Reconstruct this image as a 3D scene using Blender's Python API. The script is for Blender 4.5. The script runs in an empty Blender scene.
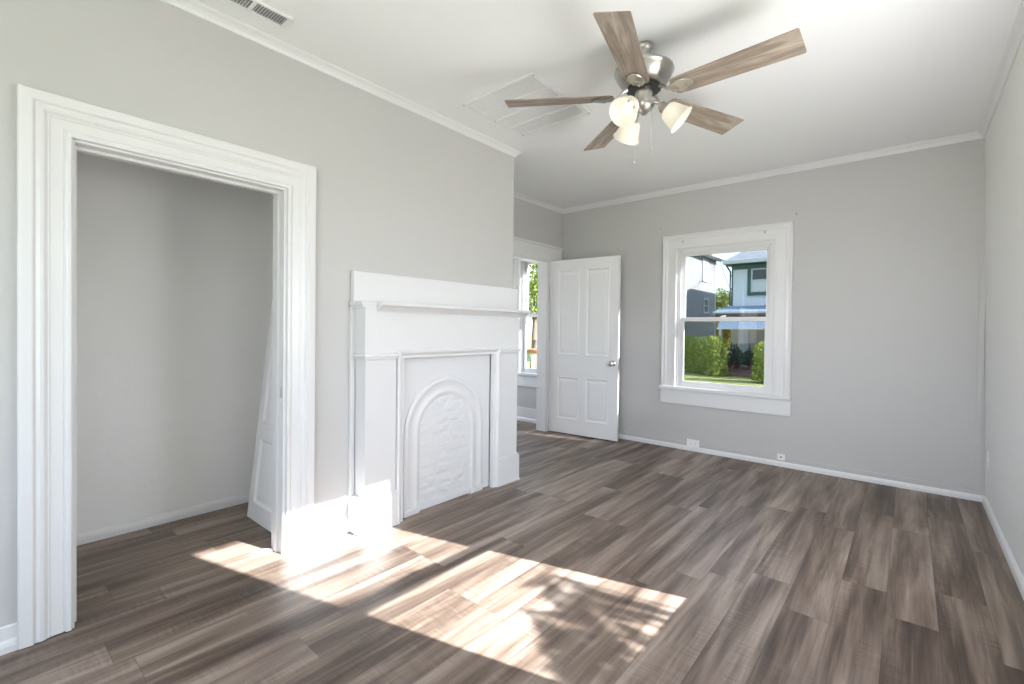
import bpy, bmesh, math, random
from mathutils import Vector, Matrix, noise

random.seed(7)
SC = bpy.context.scene
COL = SC.collection
PI = math.pi

# ------------------------------------------------------------------ camera
def make_camera():
    yaw, pitch, roll = math.radians(40.334), math.radians(-0.7007), math.radians(0.6743)
    F = Vector((-math.sin(yaw) * math.cos(pitch), math.cos(yaw) * math.cos(pitch), math.sin(pitch)))
    R = Vector((math.cos(yaw), math.sin(yaw), 0))
    U = R.cross(F)
    R2 = R * math.cos(roll) + U * math.sin(roll)
    U2 = -R * math.sin(roll) + U * math.cos(roll)
    cd = bpy.data.cameras.new('camera')
    cam = bpy.data.objects.new('camera', cd)
    COL.objects.link(cam)
    m = Matrix.Identity(4)
    for i in range(3):
        m[i][0], m[i][1], m[i][2] = R2[i], U2[i], -F[i]
    m[2][3] = 1.25
    cam.matrix_world = m
    cd.sensor_width = 36.0
    cd.lens = 468.585 * 36.0 / 1024.0
    cd.shift_y = -(342.0 - 334.40) / 1024.0
    cd.clip_start, cd.clip_end = 0.05, 400
    SC.camera = cam
make_camera()

# ------------------------------------------------------------------ view, world, sun
SC.view_settings.view_transform = 'Standard'
SC.view_settings.look = 'None'
SC.view_settings.exposure = 0.40
SC.view_settings.gamma = 1.0
SC.view_settings.use_curve_mapping = False
SC.cycles.max_bounces = 14
SC.cycles.diffuse_bounces = 8
SC.cycles.glossy_bounces = 4
SC.cycles.transmission_bounces = 6
SC.cycles.transparent_max_bounces = 12
SC.cycles.sample_clamp_indirect = 12
SC.cycles.caustics_reflective = False
SC.cycles.caustics_refractive = False
SC.cycles.use_denoising = True

SKY_STRENGTH = 4.7
SUN_STRENGTH = 33.0
BULB = 3.2
LAMP_WATTS = 3.0
GLASS_TINT = 0.54

def make_world():
    w = bpy.data.worlds.new('sky')
    SC.world = w
    w.use_nodes = True
    nt = w.node_tree
    nt.nodes.clear()
    out = nt.nodes.new('ShaderNodeOutputWorld')
    bg = nt.nodes.new('ShaderNodeBackground')
    tc = nt.nodes.new('ShaderNodeTexCoord')
    sx = nt.nodes.new('ShaderNodeSeparateXYZ')
    rp = nt.nodes.new('ShaderNodeValToRGB')
    nt.links.new(tc.outputs['Generated'], sx.inputs[0])
    nt.links.new(sx.outputs['Z'], rp.inputs[0])
    e = rp.color_ramp.elements
    e[0].position, e[0].color = 0.0, (0.72, 0.86, 1.0, 1)
    e[1].position, e[1].color = 0.75, (0.45, 0.66, 1.0, 1)
    x = e.new(0.14); x.color = (0.60, 0.80, 1.0, 1)
    nt.links.new(rp.outputs[0], bg.inputs[0])
    bg.inputs[1].default_value = SKY_STRENGTH
    nt.links.new(bg.outputs[0], out.inputs[0])
make_world()

# daylight: area lamps added as fill in unseen window openings
def window_lamp(name, loc, direction, sx, sz, watts, col=(0.965, 0.935, 1.0)):
    ld = bpy.data.lights.new(name, 'AREA')
    ld.shape = 'RECTANGLE'; ld.size = sx; ld.size_y = sz
    ld.energy = watts; ld.color = col
    o = bpy.data.objects.new(name, ld)
    COL.objects.link(o)
    o.location = loc
    o.rotation_euler = Vector(direction).to_track_quat('-Z', 'Z').to_euler()
window_lamp('daylight_right_window', (0.40, 2.135, 1.37), (-1, 0, 0), .78, 1.34, 17)
window_lamp('daylight_right_window', (0.395, 2.135, 1.37), (-.65, .75, .30), .60, 1.20, 14)  # second lamp here, tilted up to lift the ceiling and back wall
window_lamp('daylight_rear_window', (-0.30, -1.27, 1.36), (0, 1, 0), .85, 1.55, 21)  # added fill from behind the viewpoint
window_lamp('daylight_left_window', (-2.55, -.62, 1.36), (1, 0, 0), .72, 1.45, 14)  # added to brighten the right wall
window_lamp('daylight_hall_side_window', (-5.27, 3.95, 1.36), (1, 0, 0), .90, 1.50, 16)  # added in the hall, shines through the doorway onto the right wall

SUN_DIR = Vector((1.0, 0.27, 0.592)).normalized()
def make_sun():
    ld = bpy.data.lights.new('sun', 'SUN')
    ld.energy = SUN_STRENGTH
    ld.angle = math.radians(0.53)
    ld.color = (0.98, 0.985, 1.03)
    o = bpy.data.objects.new('sun', ld)
    COL.objects.link(o)
    o.rotation_euler = SUN_DIR.to_track_quat('Z', 'Y').to_euler()
    o.location = (12, 3, 8)
make_sun()

# ------------------------------------------------------------------ mesh helpers
class MB:
    """collects shapes into one bmesh"""
    def __init__(s):
        s.bm = bmesh.new()
    def quad(s, pts):
        vs = [s.bm.verts.new(p) for p in pts]
        return s.bm.faces.new(vs)
    def box(s, x0, x1, y0, y1, z0, z1, f=None):
        if x0 > x1: x0, x1 = x1, x0
        if y0 > y1: y0, y1 = y1, y0
        if z0 > z1: z0, z1 = z1, z0
        c = [(x0, y0, z0), (x1, y0, z0), (x1, y1, z0), (x0, y1, z0),
             (x0, y0, z1), (x1, y0, z1), (x1, y1, z1), (x0, y1, z1)]
        if f: c = [f(*p) for p in c]
        v = [s.bm.verts.new(p) for p in c]
        for i in ((3, 2, 1, 0), (4, 5, 6, 7), (0, 1, 5, 4), (1, 2, 6, 5), (2, 3, 7, 6), (3, 0, 4, 7)):
            s.bm.faces.new([v[k] for k in i])
        return s
    def prism(s, poly, a, b, fn):
        """poly: 2D outline; fn(p, q, t) -> 3D; extruded t from a to b"""
        va = [s.bm.verts.new(fn(p, q, a)) for p, q in poly]
        vb = [s.bm.verts.new(fn(p, q, b)) for p, q in poly]
        n = len(poly)
        s.bm.faces.new(va); s.bm.faces.new(vb[::-1])
        for i in range(n):
            s.bm.faces.new([va[i], va[(i + 1) % n], vb[(i + 1) % n], vb[i]])
        return s
    def sweep(s, prof, path, fn, closed=False, cap=True):
        """prof: list (u, h); path: 2D points; u goes to the LEFT of travel; fn(p, q, h) -> 3D"""
        n = len(path)
        rings = []
        for i, P in enumerate(path):
            P = Vector(P)
            a = Vector(path[(i - 1) % n]) if (closed or i > 0) else None
            b = Vector(path[(i + 1) % n]) if (closed or i < n - 1) else None
            d1 = (P - a).normalized() if a is not None else None
            d2 = (b - P).normalized() if b is not None else None
            if d1 is None: d1 = d2
            if d2 is None: d2 = d1
            n1 = Vector((-d1.y, d1.x)); n2 = Vector((-d2.y, d2.x))
            m = (n1 + n2).normalized()
            m = m / max(0.2, m.dot(n1))
            rings.append([s.bm.verts.new(fn(P.x + m.x * u, P.y + m.y * u, h)) for u, h in prof])
        k = len(prof)
        rng = range(n) if closed else range(n - 1)
        for i in rng:
            A, B = rings[i], rings[(i + 1) % n]
            for j in range(k - 1):
                s.bm.faces.new([A[j], A[j + 1], B[j + 1], B[j]])
            s.bm.faces.new([A[k - 1], A[0], B[0], B[k - 1]])
        if not closed and cap:
            s.bm.faces.new(rings[0]); s.bm.faces.new(rings[-1][::-1])
        return s
    def lathe(s, prof, seg=32, M=None, cap=True):
        """prof: list (r, z) around z"""
        rings = []
        for r, z in prof:
            ring = []
            for i in range(seg):
                a = 2 * PI * i / seg
                p = Vector((r * math.cos(a), r * math.sin(a), z))
                ring.append(s.bm.verts.new(M @ p if M else p))
            rings.append(ring)
        for A, B in zip(rings, rings[1:]):
            for i in range(seg):
                s.bm.faces.new([A[i], A[(i + 1) % seg], B[(i + 1) % seg], B[i]])
        if cap:
            s.bm.faces.new(rings[0][::-1]); s.bm.faces.new(rings[-1])
        return s
    def tube(s, pts, r, seg=8, r1=None):
        pts = [Vector(p) for p in pts]
        rings = []
        up = Vector((0, 0, 1))
        for i, p in enumerate(pts):
            d = (pts[min(i + 1, len(pts) - 1)] - pts[max(i - 1, 0)]).normalized()
            a = d.cross(up)
            if a.length < 1e-3: a = d.cross(Vector((1, 0, 0)))
            a.normalize(); b = d.cross(a)
            rr = r if r1 is None else r + (r1 - r) * i / (len(pts) - 1)
            rings.append([s.bm.verts.new(p + a * rr * math.cos(2 * PI * k / seg) + b * rr * math.sin(2 * PI * k / seg)) for k in range(seg)])
        for A, B in zip(rings, rings[1:]):
            for i in range(seg):
                s.bm.faces.new([A[i], A[(i + 1) % seg], B[(i + 1) % seg], B[i]])
        s.bm.faces.new(rings[0][::-1]); s.bm.faces.new(rings[-1])
        return s
    def leaf(s, p, d, n, L, W):
        """a folded pointed leaf: base p, direction d, normal n"""
        d = d.normalized(); t = d.cross(n)
        if t.length < 1e-4: t = d.cross(Vector((0.3, 0.5, 0.8)))
        t.normalize(); n = t.cross(d)
        a = s.bm.verts.new(p); c = s.bm.verts.new(p + d * L)
        m = p + d * L * .45
        b1 = s.bm.verts.new(m + t * W * .5 + n * W * .12); b2 = s.bm.verts.new(m - t * W * .5 + n * W * .12)
        s.bm.faces.new([a, b1, c]); s.bm.faces.new([a, c, b2])
    def build(s, name, mat, parent=None, smooth=False, bevel=0, recalc=True, seg=2, loc=None):
        if recalc: bmesh.ops.recalc_face_normals(s.bm, faces=s.bm.faces)
        me = bpy.data.meshes.new(name)
        s.bm.to_mesh(me); s.bm.free()
        if smooth:
            for p in me.polygons: p.use_smooth = True
        me.materials.append(mat)
        o = bpy.data.objects.new(name, me)
        COL.objects.link(o)
        if parent is not None: o.parent = parent
        if loc is not None: o.location = loc
        if bevel:
            b = o.modifiers.new('bevel', 'BEVEL')
            b.width = bevel; b.segments = seg; b.limit_method = 'ANGLE'; b.angle_limit = math.radians(35)
        if smooth:
            try:
                e = o.modifiers.new('edges', 'EDGE_SPLIT'); e.split_angle = math.radians(38)
            except Exception:
                pass
        return o

def tag(o, label, cat, group=None, kind=None):
    o['label'] = label; o['category'] = cat
    if group: o['group'] = group
    if kind: o['kind'] = kind
    return o
def thing(name, label, cat, loc=(0, 0, 0), rz=0, group=None, kind=None):
    o = bpy.data.objects.new(name, None)
    COL.objects.link(o)
    o.location = loc; o.rotation_euler = (0, 0, rz)
    o.empty_display_size = .1
    return tag(o, label, cat, group, kind)

# ------------------------------------------------------------------ materials
class NT:
    def __init__(s, name):
        s.m = bpy.data.materials.new(name); s.m.use_nodes = True
        s.t = s.m.node_tree; s.t.nodes.clear()
        s.out = s.n('ShaderNodeOutputMaterial')
    def n(s, k, **kw):
        x = s.t.nodes.new(k)
        for a, b in kw.items(): setattr(x, a, b)
        return x
    def l(s, a, b): s.t.links.new(a, b)
    def math(s, op, a, b=None, c=None):
        x = s.n('ShaderNodeMath', operation=op)
        for i, v in enumerate((a, b, c)):
            if v is None: continue
            if isinstance(v, (int, float)): x.inputs[i].default_value = v
            else: s.l(v, x.inputs[i])
        return x.outputs[0]
    def mix(s, f, a, b, blend='MIX'):
        x = s.n('ShaderNodeMix', data_type='RGBA', blend_type=blend)
        for i, v in ((0, f), (6, a), (7, b)):
            if isinstance(v, (int, float)): x.inputs[i].default_value = v
            elif isinstance(v, tuple): x.inputs[i].default_value = v if len(v) == 4 else v + (1,)
            else: s.l(v, x.inputs[i])
        return x.outputs[2]
    def noise(s, vec, scale, detail=3, rough=.5, dist=0, out=0, dim='3D', w=None):
        x = s.n('ShaderNodeTexNoise', noise_dimensions=dim)
        if vec is not None: s.l(vec, x.inputs['Vector'])
        x.inputs['Scale'].default_value = scale; x.inputs['Detail'].default_value = detail
        x.inputs['Roughness'].default_value = rough; x.inputs['Distortion'].default_value = dist
        if w is not None: s.l(w, x.inputs['W'])
        return x.outputs[out]
    def ramp(s, v, stops, interp='LINEAR'):
        x = s.n('ShaderNodeValToRGB'); s.l(v, x.inputs[0])
        x.color_ramp.interpolation = interp
        e = x.color_ramp.elements
        while len(e) > 1: e.remove(e[-1])
        for i, (p, c) in enumerate(stops):
            c = c if isinstance(c, tuple) else (c, c, c)
            if i == 0: e[0].position = p; e[0].color = c + (1,)
            else: q = e.new(p); q.color = c + (1,)
        return x.outputs[0]
    def coord(s, k='Object'):
        return s.n('ShaderNodeTexCoord').outputs[k]
    def mapping(s, vec, scale=(1, 1, 1), loc=(0, 0, 0)):
        x = s.n('ShaderNodeMapping'); s.l(vec, x.inputs[0])
        x.inputs['Scale'].default_value = scale; x.inputs['Location'].default_value = loc
        return x.outputs[0]
    def bump(s, h, strength=.3, dist=.01):
        x = s.n('ShaderNodeBump'); s.l(h, x.inputs['Height'])
        x.inputs['Strength'].default_value = strength; x.inputs['Distance'].default_value = dist
        return x.outputs[0]
    def pbsdf(s, color, rough=.5, metal=0, normal=None, spec=.5, rough_link=None):
        x = s.n('ShaderNodeBsdfPrincipled')
        if isinstance(color, tuple): x.inputs['Base Color'].default_value = color + (1,)
        else: s.l(color, x.inputs['Base Color'])
        x.inputs['Roughness'].default_value = rough
        x.inputs['Metallic'].default_value = metal
        x.inputs['Specular IOR Level'].default_value = spec
        if rough_link is not None: s.l(rough_link, x.inputs['Roughness'])
        if normal is not None: s.l(normal, x.inputs['Normal'])
        s.l(x.outputs[0], s.out.inputs[0])
        return x

def paint(name, col, rough=.45, var=.03, bump=.08, bscale=90, grooves=None, spec=.4):
    k = NT(name)
    v = k.coord()
    n1 = k.noise(v, 1.7, 4, .6)
    dark = tuple(c * (1 - var * 2) for c in col); lite = tuple(min(1, c * (1 + var)) for c in col)
    c = k.mix(n1, dark, lite)
    h = k.noise(v, bscale, 3, .6)
    h2 = k.noise(v, 9, 3, .5)
    h = k.math('ADD', k.math('MULTIPLY', h, .35), k.math('MULTIPLY', h2, .65))
    if grooves:
        axis, step = grooves
        sx = k.n('ShaderNodeSeparateXYZ'); k.l(v, sx.inputs[0])
        a = sx.outputs[axis]
        fr = k.math('FRACT', k.math('ADD', k.math('DIVIDE', a, step), 40.3))
        g = k.math('LESS_THAN', k.math('ABSOLUTE', k.math('SUBTRACT', fr, .5)), .012)
        fr2 = k.math('FRACT', k.math('ADD', k.math('DIVIDE', a, step * 2.63), 40.71))
        g2 = k.math('LESS_THAN', k.math('ABSOLUTE', k.math('SUBTRACT', fr2, .5)), .006)
        gg = k.math('MAXIMUM', g, g2)
        h = k.math('SUBTRACT', k.math('MULTIPLY', h, .3), k.math('MULTIPLY', gg, .5))
    k.pbsdf(c, rough, 0, k.bump(h, bump, .01), spec)
    return k.m

def plain(name, col, rough=.5, metal=0, spec=.5, var=.06, scale=14):
    k = NT(name)
    n1 = k.noise(k.coord(), scale, 3, .6)
    c = k.mix(n1, tuple(x * (1 - var) for x in col), tuple(min(1, x * (1 + var)) for x in col))
    k.pbsdf(c, rough, metal, None, spec)
    return k.m

def floor_material():
    k = NT('plank_floor')
    v = k.coord()
    sx = k.n('ShaderNodeSeparateXYZ'); k.l(v, sx.inputs[0])
    X, Y = sx.outputs[0], sx.outputs[1]
    PW, PL = .178, 1.22
    rx = k.math('DIVIDE', k.math('ADD', X, 20), PW)
    row = k.math('FLOOR', rx)
    wn = k.n('ShaderNodeTexWhiteNoise', noise_dimensions='1D'); k.l(row, wn.inputs['W'])
    off = k.math('MULTIPLY', wn.outputs[0], 3.7)
    ry = k.math('ADD', k.math('DIVIDE', k.math('ADD', Y, 20), PL), off)
    colm = k.math('FLOOR', ry)
    cv = k.n('ShaderNodeCombineXYZ'); k.l(row, cv.inputs[0]); k.l(colm, cv.inputs[1])
    wid = k.n('ShaderNodeTexWhiteNoise', noise_dimensions='3D'); k.l(cv.outputs[0], wid.inputs['Vector'])
    idv, idc = wid.outputs[0], wid.outputs[1]
    # coordinates moved per plank so that no two planks share a grain
    sv = k.n('ShaderNodeVectorMath', operation='SCALE'); k.l(idc, sv.inputs[0]); sv.inputs['Scale'].default_value = 37
    av = k.n('ShaderNodeVectorMath', operation='ADD'); k.l(v, av.inputs[0]); k.l(sv.outputs[0], av.inputs[1])
    pv = av.outputs[0]
    broad = k.noise(k.mapping(pv, (8.5, .75, 1)), 1, 3, .55, .5)
    streak = k.noise(k.mapping(pv, (34, 1.5, 1)), 1, 4, .62, .7)
    fine = k.noise(k.mapping(pv, (190, 5, 1)), 1, 3, .6, .2)
    cross = k.noise(k.mapping(pv, (9, 75, 1)), 1, 3, .6, .4)
    cmask = k.ramp(k.noise(k.mapping(pv, (6, 1.6, 1)), 1, 2, .5), [(.45, 0.), (.62, 1.)])
    t = k.math('ADD', k.math('MULTIPLY', broad, 1.15), k.math('MULTIPLY', streak, .50))
    t = k.math('ADD', t, k.math('MULTIPLY', k.math('SUBTRACT', fine, .5), .16))
    t = k.math('ADD', t, k.math('MULTIPLY', k.math('MULTIPLY', k.math('SUBTRACT', cross, .5), cmask), .30))
    t = k.math('ADD', t, k.math('MULTIPLY', k.math('SUBTRACT', idv, .5), .13))
    t = k.math('SUBTRACT', t, .31)
    c = k.ramp(t, [(.22, (.048, .031, .023)), (.38, (.100, .070, .052)), (.52, (.172, .127, .098)), (.64, (.248, .193, .154)), (.80, (.35, .284, .234))])
    # seams
    fx = k.math('FRACT', rx); fy = k.math('FRACT', ry)
    ex = k.math('MINIMUM', fx, k.math('SUBTRACT', 1, fx)); ey = k.math('MINIMUM', fy, k.math('SUBTRACT', 1, fy))
    sm = k.math('MAXIMUM', k.math('LESS_THAN', ex, .009), k.math('LESS_THAN', ey, .0014))
    c = k.mix(k.math('MULTIPLY', sm, .35), c, (.03, .024, .02))
    h = k.math('SUBTRACT', k.math('MULTIPLY', k.math('ADD', fine, k.math('MULTIPLY', cross, cmask)), .3), k.math('MULTIPLY', sm, .8))
    rl = k.math('ADD', .36, k.math('MULTIPLY', streak, .16))
    k.pbsdf(c, .42, 0, k.bump(h, .12, .004), .40, rl)
    return k.m

def blade_wood():
    k = NT('weathered_blade_wood')
    v = k.coord()
    a = k.noise(k.mapping(v, (2.2, 26, 26)), 1, 4, .6, 1.2)
    b = k.noise(k.mapping(v, (7, 150, 150)), 1, 3, .6)
    t = k.math('ADD', k.math('MULTIPLY', a, .8), k.math('MULTIPLY', b, .25))
    c = k.ramp(t, [(.3, (.15, .115, .09)), (.5, (.26, .21, .17)), (.7, (.42, .355, .295))])
    k.pbsdf(c, .5, 0, k.bump(b, .1, .002), .35)
    return k.m

def brushed(name, col, rough):
    k = NT(name)
    n = k.noise(k.mapping(k.coord(), (6, 6, 160)), 1, 2, .5)
    c = k.mix(n, tuple(x * .85 for x in col), tuple(min(1, x * 1.1) for x in col))
    k.pbsdf(c, rough, 1.0)
    return k.m

def glass_mat(name, tint):
    k = NT(name)
    tr = k.n('ShaderNodeBsdfTransparent'); tr.inputs[0].default_value = tint + (1,)
    gl = k.n('ShaderNodeBsdfGlossy'); gl.inputs['Roughness'].default_value = .02
    fr = k.n('ShaderNodeFresnel'); fr.inputs[0].default_value = 1.35
    mx = k.n('ShaderNodeMixShader')
    ge = k.n('ShaderNodeNewGeometry')      # reflect at the entering face only
    k.l(k.math('MULTIPLY', fr.outputs[0], k.math('SUBTRACT', 1.0, ge.outputs['Backfacing'])), mx.inputs[0]); k.l(tr.outputs[0], mx.inputs[1]); k.l(gl.outputs[0], mx.inputs[2])
    k.l(mx.outputs[0], k.out.inputs[0])
    return k.m

def shade_glass():
    k = NT('frosted_shade_glass')
    d = k.n('ShaderNodeBsdfDiffuse'); d.inputs[0].default_value = (.94, .93, .90, 1)
    t = k.n('ShaderNodeBsdfTranslucent'); t.inputs[0].default_value = (.95, .93, .87, 1)
    g = k.n('ShaderNodeBsdfGlossy'); g.inputs['Roughness'].default_value = .25
    m1 = k.n('ShaderNodeMixShader'); m1.inputs[0].default_value = .55
    m2 = k.n('ShaderNodeMixShader'); m2.inputs[0].default_value = .05
    k.l(d.outputs[0], m1.inputs[1]); k.l(t.outputs[0], m1.inputs[2])
    k.l(m1.outputs[0], m2.inputs[1]); k.l(g.outputs[0], m2.inputs[2])
    k.l(m2.outputs[0], k.out.inputs[0])
    return k.m

def bulb_mat():
    k = NT('lit_bulb')
    e = k.n('ShaderNodeEmission'); e.inputs[0].default_value = (1, .86, .68, 1); e.inputs[1].default_value = BULB
    k.l(e.outputs[0], k.out.inputs[0])
    return k.m

def leaves_mat(name, c1, c2, scale=3):
    k = NT(name)
    v = k.coord()
    n = k.noise(v, scale, 4, .7)
    n2 = k.noise(v, scale * 9, 2, .6)
    t = k.math('ADD', k.math('MULTIPLY', n, .6), k.math('MULTIPLY', n2, .4))
    c = k.ramp(t, [(.3, c1), (.68, c2)])
    d = k.n('ShaderNodeBsdfDiffuse'); k.l(c, d.inputs[0])
    tr = k.n('ShaderNodeBsdfTranslucent'); k.l(c, tr.inputs[0])
    mx = k.n('ShaderNodeMixShader'); mx.inputs[0].default_value = .3
    k.l(d.outputs[0], mx.inputs[1]); k.l(tr.outputs[0], mx.inputs[2]); k.l(mx.outputs[0], k.out.inputs[0])
    return k.m

def siding_mat(name, col, step=.14, dark=.55):
    k = NT(name)
    v = k.coord()
    sx = k.n('ShaderNodeSeparateXYZ'); k.l(v, sx.inputs[0])
    fr = k.math('FRACT', k.math('ADD', k.math('DIVIDE', sx.outputs[2], step), 50.0))
    line = k.math('LESS_THAN', fr, .12)
    n = k.noise(v, 2.5, 3, .6)
    c = k.mix(n, tuple(x * .93 for x in col), col)
    c = k.mix(k.math('MULTIPLY', line, .28), c, tuple(x * dark for x in col))
    k.pbsdf(c, .6, 0, k.bump(fr, .3, .02), .2)
    return k.m

def shingle_mat():
    k = NT('grey_roof_shingles')
    v = k.coord()
    n = k.noise(k.mapping(v, (2, 6, 6)), 1, 4, .7)
    c = k.ramp(n, [(.3, (.20, .20, .205)), (.7, (.33, .33, .335))])
    k.pbsdf(c, .9, 0, None, .2)
    return k.m

def grass_mat():
    k = NT('lawn_grass')
    v = k.coord()
    a = k.noise(v, .7, 4, .6); b = k.noise(v, 22, 3, .7)
    t = k.math('ADD', k.math('MULTIPLY', a, .55), k.math('MULTIPLY', b, .45))
    c = k.ramp(t, [(.32, (.12, .15, .045)), (.5, (.24, .245, .08)), (.68, (.40, .36, .17))])
    k.pbsdf(c, .9, 0, k.bump(b, .5, .05), .1)
    return k.m

M = {}
M['wall'] = paint('grey_wall_paint', (.535, .531, .522), .5, .012, .06, 70)
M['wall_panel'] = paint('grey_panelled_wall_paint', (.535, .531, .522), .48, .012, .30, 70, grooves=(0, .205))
M['wall_panel_side'] = paint('grey_panelled_side_paint', (.76, .755, .742), .48, .012, .30, 70, grooves=(1, .205))  # wall grey raised here to stand in for light bounced onto this side
M['plaster'] = paint('old_closet_plaster', (.84, .84, .82), .6, .03, .22, 40)
M['ceiling'] = paint('ceiling_paint', (.86, .865, .868), .6, .01, .05, 40)
M['trim'] = paint('white_trim_paint', (.735, .737, .738), .32, .012, .07, 60, spec=.5)
M['door'] = paint('white_door_paint', (.80, .803, .80), .38, .015, .08, 50, spec=.5)
M['mantel'] = paint('white_mantel_paint', (.71, .712, .715), .36, .012, .09, 50, spec=.5)
M['rough'] = paint('white_painted_rough_plaster', (.705, .71, .716), .5, .012, .55, 30)
M['floor'] = floor_material()
M['blade'] = blade_wood()
M['nickel'] = brushed('brushed_nickel', (.52, .50, .47), .30)
M['chrome'] = brushed('chrome', (.80, .80, .80), .12)
M['black'] = plain('black_metal', (.02, .02, .02), .4)
M['shade'] = shade_glass()
M['bulb'] = bulb_mat()
M['vent'] = plain('white_vent_metal', (.80, .80, .80), .4, var=.02)
M['vent_dark'] = plain('dark_duct', (.33, .33, .33), .8)
M['filter'] = plain('pale_filter_cloth', (.76, .76, .75), .9)
M['plastic'] = plain('white_plastic', (.84, .84, .82), .35, var=.02)
M['slot'] = plain('dark_slot', (.05, .05, .05), .6)
M['glass'] = glass_mat('tinted_window_glass', (GLASS_TINT, GLASS_TINT, GLASS_TINT * .99))  # grey tint added to dim the view outdoors
M['glass_hall'] = glass_mat('slightly_tinted_window_glass', (.8, .8, .795))
M['glass_clear'] = glass_mat('clear_window_glass', (.97, .98, .97))

# ================================================================== THE ROOM
H = 2.760                 # ceiling
XL, XA = -2.60, -3.38     # left wall (chimney breast), alcove wall
YB, YR = 4.94, -1.30      # back wall, rear wall
YC = 3.064                # corner of the chimney breast
def XR(z): return .449 - .0175 * z      # right wall leans a little

def S(name, mb, m, label, cat, **kw):
    o = mb.build(name, m, **kw)
    return tag(o, label, cat, kind='structure')

def wall_with_holes(u0, u1, z0, z1, holes, put):
    """rectangle with rectangular holes, cut into boxes; put(u0, u1, z0, z1)"""
    us = sorted({u0, u1, *[h[0] for h in holes], *[h[1] for h in holes]})
    for a, b in zip(us, us[1:]):
        hs = sorted([h for h in holes if h[0] <= a + 1e-6 and h[1] >= b - 1e-6], key=lambda h: h[2])
        z = z0
        for h in hs:
            if h[2] > z + 1e-6: put(a, b, z, h[2])
            z = h[3]
        if z < z1 - 1e-6: put(a, b, z, z1)

# floor and ceiling
mb = MB(); mb.box(-5.45, .62, YR - .15, YB + .078, -.15, 0)
S('floor', mb, M['floor'], 'grey brown wood plank floor running through the whole room', 'floor')
mb = MB(); mb.box(-5.45, .62, YR - .15, YB + .078, H, H + .2)
S('ceiling', mb, M['ceiling'], 'smooth white ceiling above the whole room', 'ceiling')

OP = (.290, 1.149, 2.000)     # closet opening in the left wall: Y0, Y1, head
mb = MB()
WL = (-1.04, -.20, .50, 2.20)
wall_with_holes(YR, YC, 0, H, [(OP[0], OP[1], 0, OP[2]), WL], lambda a, b, c, d: mb.box(XL - .12, XL, a, b, c, d))
S('wall_left', mb, M['wall'], 'plain grey wall on the left with closet opening and fireplace', 'wall')
mb = MB(); mb.box(XA, XL - .12, YC - .12, YC, 0, H)
S('wall_chimney', mb, M['wall'], 'hidden return of the chimney breast beside the far doorway', 'wall')
DO = (3.70, 4.632, 2.075)     # doorway to the hall
mb = MB()
wall_with_holes(YC - .12, YB, 0, H, [(DO[0], DO[1], 0, DO[2])], lambda a, b, c, d: mb.box(XA - .12, XA, a, b, c, d))
S('wall_alcove', mb, M['wall'], 'grey alcove wall with the far doorway in it', 'wall')
WB = (-1.905, -.972, .645, 2.115)   # back window opening
WH = (-4.045, -3.625, .645, 2.20)   # hall window opening
mb = MB()
wall_with_holes(-5.4, .60, 0, H, [WB, WH], lambda a, b, c, d: mb.box(a, b, YB, YB + .078, c, d))
S('wall_back', mb, M['wall_panel'], 'grey panelled back wall around the double hung window', 'wall')
WR = (1.66, 2.61, .645, 2.115)
mb = MB()
def rput(a, b, c, d):
    mb.prism([(XR(c), c), (XR(d), d), (.60, d), (.60, c)], a, b, lambda p, q, t: (p, t, q))
wall_with_holes(YR, YB, 0, H, [WR], rput)
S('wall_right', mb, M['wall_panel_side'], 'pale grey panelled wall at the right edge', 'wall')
RW = [(-2.05, -.98, .50, 2.20), (-.78, .20, .50, 2.20)]
mb = MB()
wall_with_holes(-2.72, .60, 0, H, RW, lambda a, b, c, d: mb.box(a, b, YR - .15, YR, c, d))
S('wall_rear', mb, M['wall'], 'grey wall behind the viewpoint with two windows', 'wall')
# closet shell
mb = MB()
mb.box(-3.69, -3.57, .02, 1.62, 0, 2.45)
S('wall_closet_back', mb, M['plaster'], 'uneven pale plaster wall at the back of the closet', 'wall')
mb = MB(); mb.box(-3.57, XL - .12, 1.50, 1.62, 0, 2.45)
S('wall_closet_right', mb, M['plaster'], 'plaster side wall in the closet behind the leaning door', 'wall')
mb = MB(); mb.box(-3.57, XL - .12, .02, .14, 0, 2.45)
S('wall_closet_left', mb, M['plaster'], 'plaster side wall at the left end of the closet', 'wall')
mb = MB(); mb.box(-3.69, XL - .12, .02, 1.62, 2.45, 2.55)
S('ceiling_closet', mb, M['plaster'], 'low ceiling inside the closet', 'ceiling')
# hall shell
mb = MB()
wall_with_holes(2.85, YB, 0, H, [(3.45, 4.45, .50, 2.20)], lambda a, b, c, d: mb.box(-5.45, -5.30, a, b, c, d))
S('wall_hall_left', mb, M['wall'], 'far side wall of the hall beyond the doorway', 'wall')
mb = MB(); mb.box(-5.30, XA - .12, 2.85, 2.96, 0, H)
S('wall_hall_near', mb, M['wall'], 'near end wall of the hall beyond the doorway', 'wall')

# crown moulding: one run around the room (interior on the left of travel)
cprof = [(0, 0), (.042, 0), (.041, -.008), (.034, -.014), (.025, -.021), (.016, -.033), (.012, -.043), (.009, -.049), (0, -.051)]
xr = XR(H - .05)
cpath = [(xr, YR), (xr, YB), (XA, YB), (XA, YC), (XL, YC), (XL, YR)]
mb = MB(); mb.sweep(cprof, cpath, lambda p, q, h: (p, q, H + h), closed=True)
S('trim_1', mb, M['trim'], 'white crown moulding around the top of the walls', 'crown moulding')

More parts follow.
